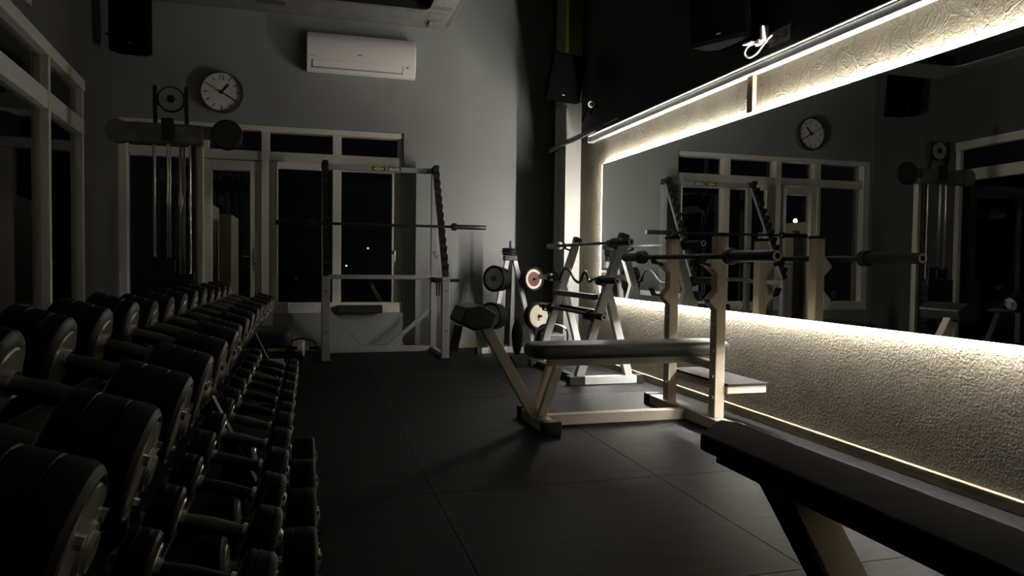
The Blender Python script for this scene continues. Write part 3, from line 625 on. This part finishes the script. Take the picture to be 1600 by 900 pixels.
# small chrome handle attachment hung on the rack's far end
hg = build('triceps_bar', tube(NB(), smoothpts([(2.08, 6.6, .012), (2.10, 6.6, .28), (2.20, 6.55, .36), (2.36, 6.5, .32), (2.38, 6.5, .18), (2.37, 6.5, .013)]), .011, 8), M_CHROME, smooth=True)
tag(hg, 'bent chrome pull bar standing behind the barbell rack', 'pull bar')
part_box = build('stack_of_pads', box(NB(), 2.22, 2.40, 6.62, 6.85, .001, .25), M_DKGREY, bevel=.01); part_box.name = 'storage_box'
tag(part_box, 'small dark grey storage box behind the barbell rack', 'box')

# ------------------------------------------------------------------ bench press bench
bp = thing('bench_press', 'cream framed bench press with black pad and foot roller', 'bench', (1.8, 3.96, 0))
BY = 3.96
def rounded_pad(x0, x1, y0, y1, z0, z1, r=.03, seg=4):
    bm = box(NB(), x0, x1, y0, y1, z0, z1); bmesh.ops.bevel(bm, geom=bm.edges[:], offset=r, segments=seg, affect='EDGES', profile=.6); return bm
bm = NB(); A = rrect(1.205, 2.475, BY - .14, BY + .14, .09, 6)
def padmesh(outline, z0, z1, r):
    bm = NB(); n = len(outline); cx = sum(p[0] for p in outline) / n; cy = sum(p[1] for p in outline) / n; rings = []
    def ins(k, z):
        o = []
        for i in range(n):
            a = Vector(outline[i - 1]); b = Vector(outline[i]); c = Vector(outline[(i + 1) % n])
            t = (c - a).normalized(); nrm = Vector((-t.y, t.x)); o.append(bm.verts.new((b.x + nrm.x * k, b.y + nrm.y * k, z)))
        rings.append(o)
    S = 4
    for i in range(S + 1):
        a = math.pi / 2 * i / S; ins(r * (1 - math.sin(a)), z0 + r * (1 - math.cos(a)))
    for i in range(S + 1):
        a = math.pi / 2 * i / S; ins(r * (1 - math.cos(a)), z1 - r * (1 - math.sin(a)))
    for a_, b_ in zip(rings, rings[1:]):
        for i in range(n): bm.faces.new((a_[i], a_[(i + 1) % n], b_[(i + 1) % n], b_[i]))
    bm.faces.new(rings[0][::-1]); bm.faces.new(rings[-1]); return bm
part(bp, 'seat_pad', padmesh(A, .395, .478, .032), M_LEATHER, smooth=True)
part(bp, 'pad_rail', box(NB(), 1.33, 2.24, BY - .03, BY + .03, .345, .395), M_CREAMP, bevel=.004)
for y in (BY - .06, BY + .06):
    part(bp, 'front_leg', bar(NB(), (1.275, y, .062), (1.375, y, .345), .05, .045), M_CREAMP, bevel=.004)
part(bp, 'front_beam', box(NB(), 1.235, 1.32, BY - .20, BY + .20, .001, .062), M_CREAMP, bevel=.004)
for s in (-1, 1): part(bp, 'end_cap', box(NB(), 1.222, 1.33, min(BY + s * .20, BY + s * .262), max(BY + s * .20, BY + s * .262), .0005, .075), M_BLACKP, bevel=.006)
part(bp, 'base_rail', box(NB(), 1.32, 2.21, BY - .033, BY + .033, .001, .062), M_CREAMP, bevel=.004)
part(bp, 'rear_beam', box(NB(), 2.21, 2.30, 3.50, 4.42, .001, .062), M_CREAMP, bevel=.004)
for s, y in ((0, 3.44), (1, 4.42)): part(bp, 'end_cap', box(NB(), 2.20, 2.31, y, y + .06, .0005, .07), M_BLACKP, bevel=.006)
part(bp, 'cross_member', box(NB(), 2.238, 2.292, 3.716, 4.205, .335, .385), M_CREAMP, bevel=.004)
for y0 in (3.645, 4.205):
    up = part(bp, 'upright', box(NB(), 2.236, 2.297, y0, y0 + .07, .062, 1.105), M_CREAMP, bevel=.004)
    sub(up, 'top_cap', box(NB(), 2.232, 2.301, y0 - .004, y0 + .074, 1.105, 1.122), M_BLACKP)
    for z in (.94, .735):
        gp = NB(); prism(gp, [(2.240, y0 - .004, z + .06), (2.192, y0 - .004, z + .008), (2.192, y0 - .004, z - .008), (2.240, y0 - .004, z - .055)], (0, .078, 0))
        gs = sub(up, 'hook_gusset', gp, M_CREAMP)
        hk = NB(); yc = y0 + .035
        bar(hk, (2.195, yc, z - .002), (2.140, yc, z + .012), .014, .05); bar(hk, (2.142, yc, z + .006), (2.120, yc, z + .055), .014, .05)
        sub(up, 'bar_hook', hk, M_BLACKM)
    for z in (.18, .30, .45, .60): sub(up, 'bolt', cyl(NB(), (2.236, y0 + .02, z), (2.226, y0 + .02, z), .009, 8), M_SILVER)
# foot strut with hexagonal roller
part(bp, 'foot_strut', bar(NB(), (1.262, BY, .045), (.945, BY, .60), .062, .06), M_CREAMP, bevel=.004)
part(bp, 'strut_clamp', bar(NB(), (1.118, BY, .325), (1.078, BY, .395), .07, .02), M_BLACKM)
hexp = [(.895 + .110 * math.cos(math.radians(a)), 3.85, .632 + .072 * math.sin(math.radians(a))) for a in (20, 80, 130, 200, 255, 315)]
part(bp, 'foot_roller', prism(NB(), hexp, (0, .34, 0)), M_LEATHER, bevel=.012, seg=3)
part(bp, 'roller_strap', bar(NB(), (.84, 4.14, .57), (.81, 4.14, .42), .05, .02), M_BLACKP, bevel=.004)
pl = part(bp, 'spotter_platform', box(NB(), 2.30, 2.556, 3.62, 4.28, .205, .248), M_CREAMP, bevel=.003)
sub(pl, 'platform_mat', box(NB(), 2.298, 2.56, 3.612, 4.285, .2485, .262), M_PLATT)
sub(pl, 'platform_edge', box(NB(), 2.299, 2.559, 3.6095, 3.6118, .2485, .2605), M_BLACKP)

# ------------------------------------------------------------------ foreground bench
fb = thing('weight_bench', 'dark padded bench with a wide cream leg in the near right corner', 'bench', (1.3, 1.2, 0))
out = [(1.206, .35), (1.418, .35), (1.422, 2.16), (1.385, 2.215), (1.345, 2.19), (1.206, 2.045)]
part(fb, 'seat_pad', padmesh(out, .345, .400, .010), M_MATTV, smooth=True)
out2 = [(1.23, .36), (1.40, .36), (1.40, 2.10), (1.36, 2.12), (1.23, 1.99)]
part(fb, 'pad_board', padmesh(out2, .318, .345, .004), M_BLACKP)
part(fb, 'spine_rail', box(NB(), 1.30, 1.37, .45, 1.60, .285, .317), M_BLACKM, bevel=.004)
part(fb, 'slanted_leg', prism(NB(), [(1.258, 1.77, .317), (1.258, 1.665, .317), (1.258, 1.335, .002), (1.258, 1.40, .002)], (.112, 0, 0)), M_CREAMP, bevel=.004)
part(fb, 'leg_shade_face', prism(NB(), [(1.244, 1.79, .317), (1.244, 1.665, .317), (1.244, 1.335, .002), (1.244, 1.41, .002)], (.013, 0, 0)), M_BLACKM)  # black sheet painting the shade on the cream leg's room side
part(fb, 'foot_roller', cyl(NB(), (1.26, 1.14, .21), (1.62, 1.14, .21), .065, 24), M_LEATHER, bevel=.012, smooth=True)
part(fb, 'roller_axle', cyl(NB(), (1.335, 1.14, .285), (1.335, 1.14, .21), .02), M_BLACKM)
part(fb, 'rear_leg', bar(NB(), (1.335, .55, .285), (1.335, .42, .002), .08, .06), M_CREAMP, bevel=.004)

# ------------------------------------------------------------------ dumbbells and their rack
def make_dumbbell(nm, label, R=.078, hl=.078, grip=.145, group=None, hm=None):
    t = thing(nm, label, 'dumbbell', (0, 0, 0), group); tot = grip / 2 + hl
    part(t, 'handle', lathe(NB(), (-grip / 2 - .005, 0, 0), (1, 0, 0), [(0, 0), (0, .015), (.03, .0155), (grip / 2, .0185), (grip - .02, .0155), (grip + .01, .015), (grip + .01, 0)], 16), hm or M_HANDLE, smooth=True)
    for s in (-1, 1):
        p = Vector((s * grip / 2, 0, 0)); dd = (s, 0, 0)
        pr = [(0, .014), (0, R * .70), (.004, R * .93), (.010, R)]
        g = hl / 3
        for k in (1, 2): pr += [(g * k - .002, R), (g * k, R * .965), (g * k + .002, R)]
        pr += [(hl - .014, R), (hl - .006, R * .965), (hl, R * .86), (hl, R * .80), (hl - .002, R * .78), (hl - .002, 0)]
        hd = part(t, 'head', lathe(NB(), p, dd, pr, 28), M_RUBBER, smooth=True)
        sub(hd, 'end_disc', lathe(NB(), p + Vector(dd) * (hl - .0018), dd, [(0, R * .77), (.003, R * .75), (.006, R * .5), (.0065, R * .36), (.011, R * .33), (.011, .02), (.015, .018), (.015, 0)], 28), M_DISC, smooth=True)
        sub(hd, 'inner_disc', lathe(NB(), p - Vector(dd) * .0002, (-s, 0, 0), [(0, R * .70), (.003, R * .66), (.003, .03), (.003, .017)], 28), M_DISC, smooth=True)
        for q in range(3):
            a = 2 * math.pi * q / 3 + .5; bx = p + Vector((s * (hl + .002), math.cos(a) * R * .55, math.sin(a) * R * .55))
            sub(hd, 'bolt', cyl(NB(), bx, bx + Vector((s * .007, 0, 0)), .007, 6), M_CHROME)
        sub(hd, 'collar', lathe(NB(), p - Vector(dd) * .0032, (-s, 0, 0), [(0, .021), (.009, .021), (.010, .018), (.010, .014)], 16), M_CHROME, smooth=True)
    return t
# three sloped tiers: (x of centre, z of centre, tilt, first y, step, count, radius)
TILT = math.radians(17)
G1 = 'dumbbells on the top tier of the rack'; G2 = 'dumbbells on the middle tier of the rack'; G3 = 'dumbbells on the bottom tier of the rack'
sizes = {}
def place_db(R, hl, loc, label, group, tilt=TILT, hm=None):
    key = (R, hl, hm.name if hm else '')
    if key not in sizes:
        o = make_dumbbell('dumbbell', label, R, hl, .145, group, hm); sizes[key] = o
    else: o = clone(sizes[key], None, label)
    o['group'] = group; o.location = loc; o.rotation_euler = (0, tilt, 0); return o
T1 = (-.38, .722); T2 = (-.20, .355); T3 = (-.14, .105)
N1, N2 = 15, 13
for k in range(N1):
    R = .080 if k < 6 else (.074 if k < 11 else .066)
    place_db(R, .112 if k < 6 else .10, (T1[0], .735 + .268 * k, T1[1] - (.080 - R)), '%s dumbbell from the near end of the top tier' % ORD[k] if k else 'nearest dumbbell on the top tier of the rack', G1)
for k in range(N2):
    R = .066 if k < 7 else .060
    place_db(R, .062, (T2[0], 1.15 + .262 * k, T2[1] - (.066 - R)), '%s dumbbell from the near end of the middle tier' % ORD[k] if k else 'nearest dumbbell on the middle tier of the rack', G2, TILT, None if k in (2, 5, 6, 10) else M_BLACKM)
for k in range(4):
    place_db(.092, .09, (T3[0], 2.05 + .36 * k, .105), '%s large dumbbell from the near end of the bottom tier' % ORD[k] if k else 'nearest large dumbbell on the bottom tier of the rack', G3, 0.0)
dr = thing('dumbbell_rack', 'black three-tier sloped dumbbell rack along the left aisle', 'rack', (-.35, 2.5, 0))
for y in (.42, 2.62, 4.72):
    part(dr, 'end_frame', bar(NB(), (-.60, y, .002), (-.60, y, .72), .05, .05), M_BLACKM, bevel=.004)
    part(dr, 'end_frame', bar(NB(), (-.13, y, .03), (-.40, y, .61), .045, .05), M_BLACKM, bevel=.004)
    part(dr, 'foot', box(NB(), -.66, -.14, y - .03, y + .03, .001, .045) if y > 4 or y < 1 else box(NB(), -.66, -.30, y - .03, y + .03, .001, .045), M_BLACKM, bevel=.004)
for (tx, tz), r, nm in ((T1, .080, 'top'), (T2, .066, 'mid')):
    for off in (-.10, .10):
        c = Vector((tx + off * math.cos(TILT), 0, tz - off * math.sin(TILT))); nrm = Vector((math.sin(TILT), 0, math.cos(TILT)))
        c = c - nrm * (r + .016)
        part(dr, 'shelf_rail', bar(NB(), (c.x, .40, c.z), (c.x, 4.74, c.z), .05, .022, nrm), M_BLACKM, bevel=.003)
    c = Vector((tx - .17 * math.cos(TILT), 0, tz + .17 * math.sin(TILT))) - Vector((math.sin(TILT), 0, math.cos(TILT))) * (r + .02)
for k in range(8):
    y = .55 + .6 * k
    part(dr, 'saddle', bar(NB(), (-.50, y, .65), (-.28, y, .585), .02, .012, (0, 0, 1)), M_BLACKM)
part(dr, 'bottom_rail', box(NB(), -.26, -.21, 1.85, 3.35, .002, .012), M_BLACKM)

# ------------------------------------------------------------------ cable machine on the left
cmx = thing('cable_machine', 'tall cable pulley machine with chrome guide rods near the left wall', 'cable machine', (-1.0, 6.05, 0))
CY = 6.0
def disc(nm, c, r, th, mt, dd=(0, -1, 0), hub=True):
    o = part(cmx, nm, lathe(NB(), Vector(c) - Vector(dd) * th / 2, dd, [(0, 0), (0, r * .9), (th * .15, r), (th * .35, r * .90), (th * .65, r * .90), (th * .85, r), (th, r * .9), (th, 0)], 32), M_BLACKM, smooth=True)
    sub(o, 'pulley_face', lathe(NB(), Vector(c) + Vector(dd) * th / 2, dd, [(.0004, 0), (.0004, r * .88), (.002, r * .88), (.002, 0)], 32), mt)
    if hub: sub(o, 'axle', cyl(NB(), Vector(c) + Vector(dd) * (th / 2 + .002), Vector(c) + Vector(dd) * (th / 2 + .012), r * .28, 12), M_BLACKM)
    return o
disc('top_pulley', (-1.008, CY, 2.14), .098, .03, M_PLATEG)
for x in (-1.118, -.90):
    part(cmx, 'pulley_cheek', box(NB(), x - .014, x + .014, CY - .03, CY + .03, 2.02, 2.235), M_BLACKM, bevel=.004)
    part(cmx, 'cheek_post', cyl(NB(), (x, CY, 1.94), (x, CY, 2.03), .016), M_BLACKM, smooth=True)
part(cmx, 'pulley_yoke', box(NB(), -1.118, -.90, CY + .02, CY + .035, 2.10, 2.18), M_BLACKM)
part(cmx, 'cross_beam', box(NB(), -1.40, -.78, CY - .04, CY + .04, 1.80, 1.955), mat('worn_dark_steel', (.17, .17, .155), .5, .3, noise=.4, nscale=7), bevel=.02, seg=3)
part(cmx, 'beam_end', cyl(NB(), (-1.37, CY - .045, 1.88), (-1.37, CY + .045, 1.88), .085, 24), MATS['worn_dark_steel'], smooth=True)
part(cmx, 'right_arm', box(NB(), -.80, -.66, CY - .02, CY + .03, 1.855, 1.95), mat('brown_arm', (.20, .17, .12), .45), bevel=.004)
disc('side_pulley', (-.612, CY - .02, 1.893), .115, .05, mat('dark_pulley_face', (.07, .07, .065), .4, .5, noise=.2, nscale=8), hub=False)
part(cmx, 'cable_block', box(NB(), -1.07, -.985, CY - .07, CY - .01, 1.83, 1.99), M_BLACKM, bevel=.01)
for x, y, r in ((-1.127, CY, .013), (-1.030, CY - .03, .008), (-1.012, CY - .03, .006), (-.875, CY - .02, .010), (-.852, CY + .03, .008), (-.955, CY + .06, .012), (-.93, CY + .06, .010)):
    part(cmx, 'guide_rod', cyl(NB(), (x, y, .05), (x, y, 1.80), r, 12), M_CHROME, smooth=True)
for x in (-1.127, -1.02, -.955): part(cmx, 'rod_bushing', cyl(NB(), (x, CY - .02, .80), (x, CY - .02, .95), .022, 12), M_BLACKP, smooth=True)
for k in range(14):
    part(cmx, 'stack_plate', box(NB(), -1.16, -.84, CY - .09, CY + .07, .06 + k * .055, .06 + k * .055 + .05), M_BLACKM, bevel=.003)
part(cmx, 'stack_head', box(NB(), -1.10, -.97, CY - .07, CY + .03, .83, .93), M_BLACKM, bevel=.01)
part(cmx, 'main_post', box(NB(), -.838, -.79, CY + .02, CY + .08, .002, 1.80), M_FRAME, bevel=.004)
part(cmx, 'main_post_guard', box(NB(), -.868, -.842, CY - .01, CY + .05, .002, 1.80), M_BLACKM, bevel=.003)
part(cmx, 'base_plate', box(NB(), -1.45, -.70, CY - .25, CY + .25, .0005, .04), M_BLACKM, bevel=.004)
part(cmx, 'post_collar', tube(NB(), [(-.855, CY - .03, 1.81), (-.82, CY - .03, 1.80)], .008, 6), M_CHROME)

# ------------------------------------------------------------------ small bench and wheel at the far end of the aisle
sbn = thing('flat_bench', 'low black bench standing behind the dumbbell rack under the window', 'bench', (-.35, 6.5, 0))
part(sbn, 'seat_pad', padmesh(rrect(-.62, -.155, 6.30, 6.95, .05), .20, .345, .035), M_LEATHER, smooth=True)
part(sbn, 'frame_rail', box(NB(), -.42, -.36, 6.32, 6.92, .14, .20), M_BLACKM, bevel=.004)
for y in (6.36, 6.86):
    part(sbn, 'leg', box(NB(), -.42, -.36, y - .03, y + .03, .04, .14), M_BLACKM, bevel=.004); part(sbn, 'foot_bar', box(NB(), -.56, -.22, y - .03, y + .03, .001, .04), M_GREYP, bevel=.004)
ab = thing('ab_roller', 'grey exercise wheel with black handles on the floor by the far wall', 'exercise wheel', (-.06, 7.35, .09))
part(ab, 'wheel', lathe(NB(), (-.10, 7.35, .081), (1, -.2, 0), [(0, 0), (0, .06), (.008, .08), (.05, .08), (.058, .06), (.058, 0)], 28), M_PLATEG, smooth=True)
part(ab, 'frame_hoop', tube(NB(), smoothpts([(-.21, 7.36, .03), (-.19, 7.36, .13), (-.08, 7.34, .175), (.05, 7.33, .14), (.08, 7.32, .03)]), .009, 8), M_BLACKM, smooth=True)
part(ab, 'grip', cyl(NB(), (.0, 7.33, .081), (.10, 7.31, .081), .016), M_RUBBER, smooth=True)
part(ab, 'grip', cyl(NB(), (-.21, 7.37, .081), (-.10, 7.35, .081), .016), M_RUBBER, smooth=True)
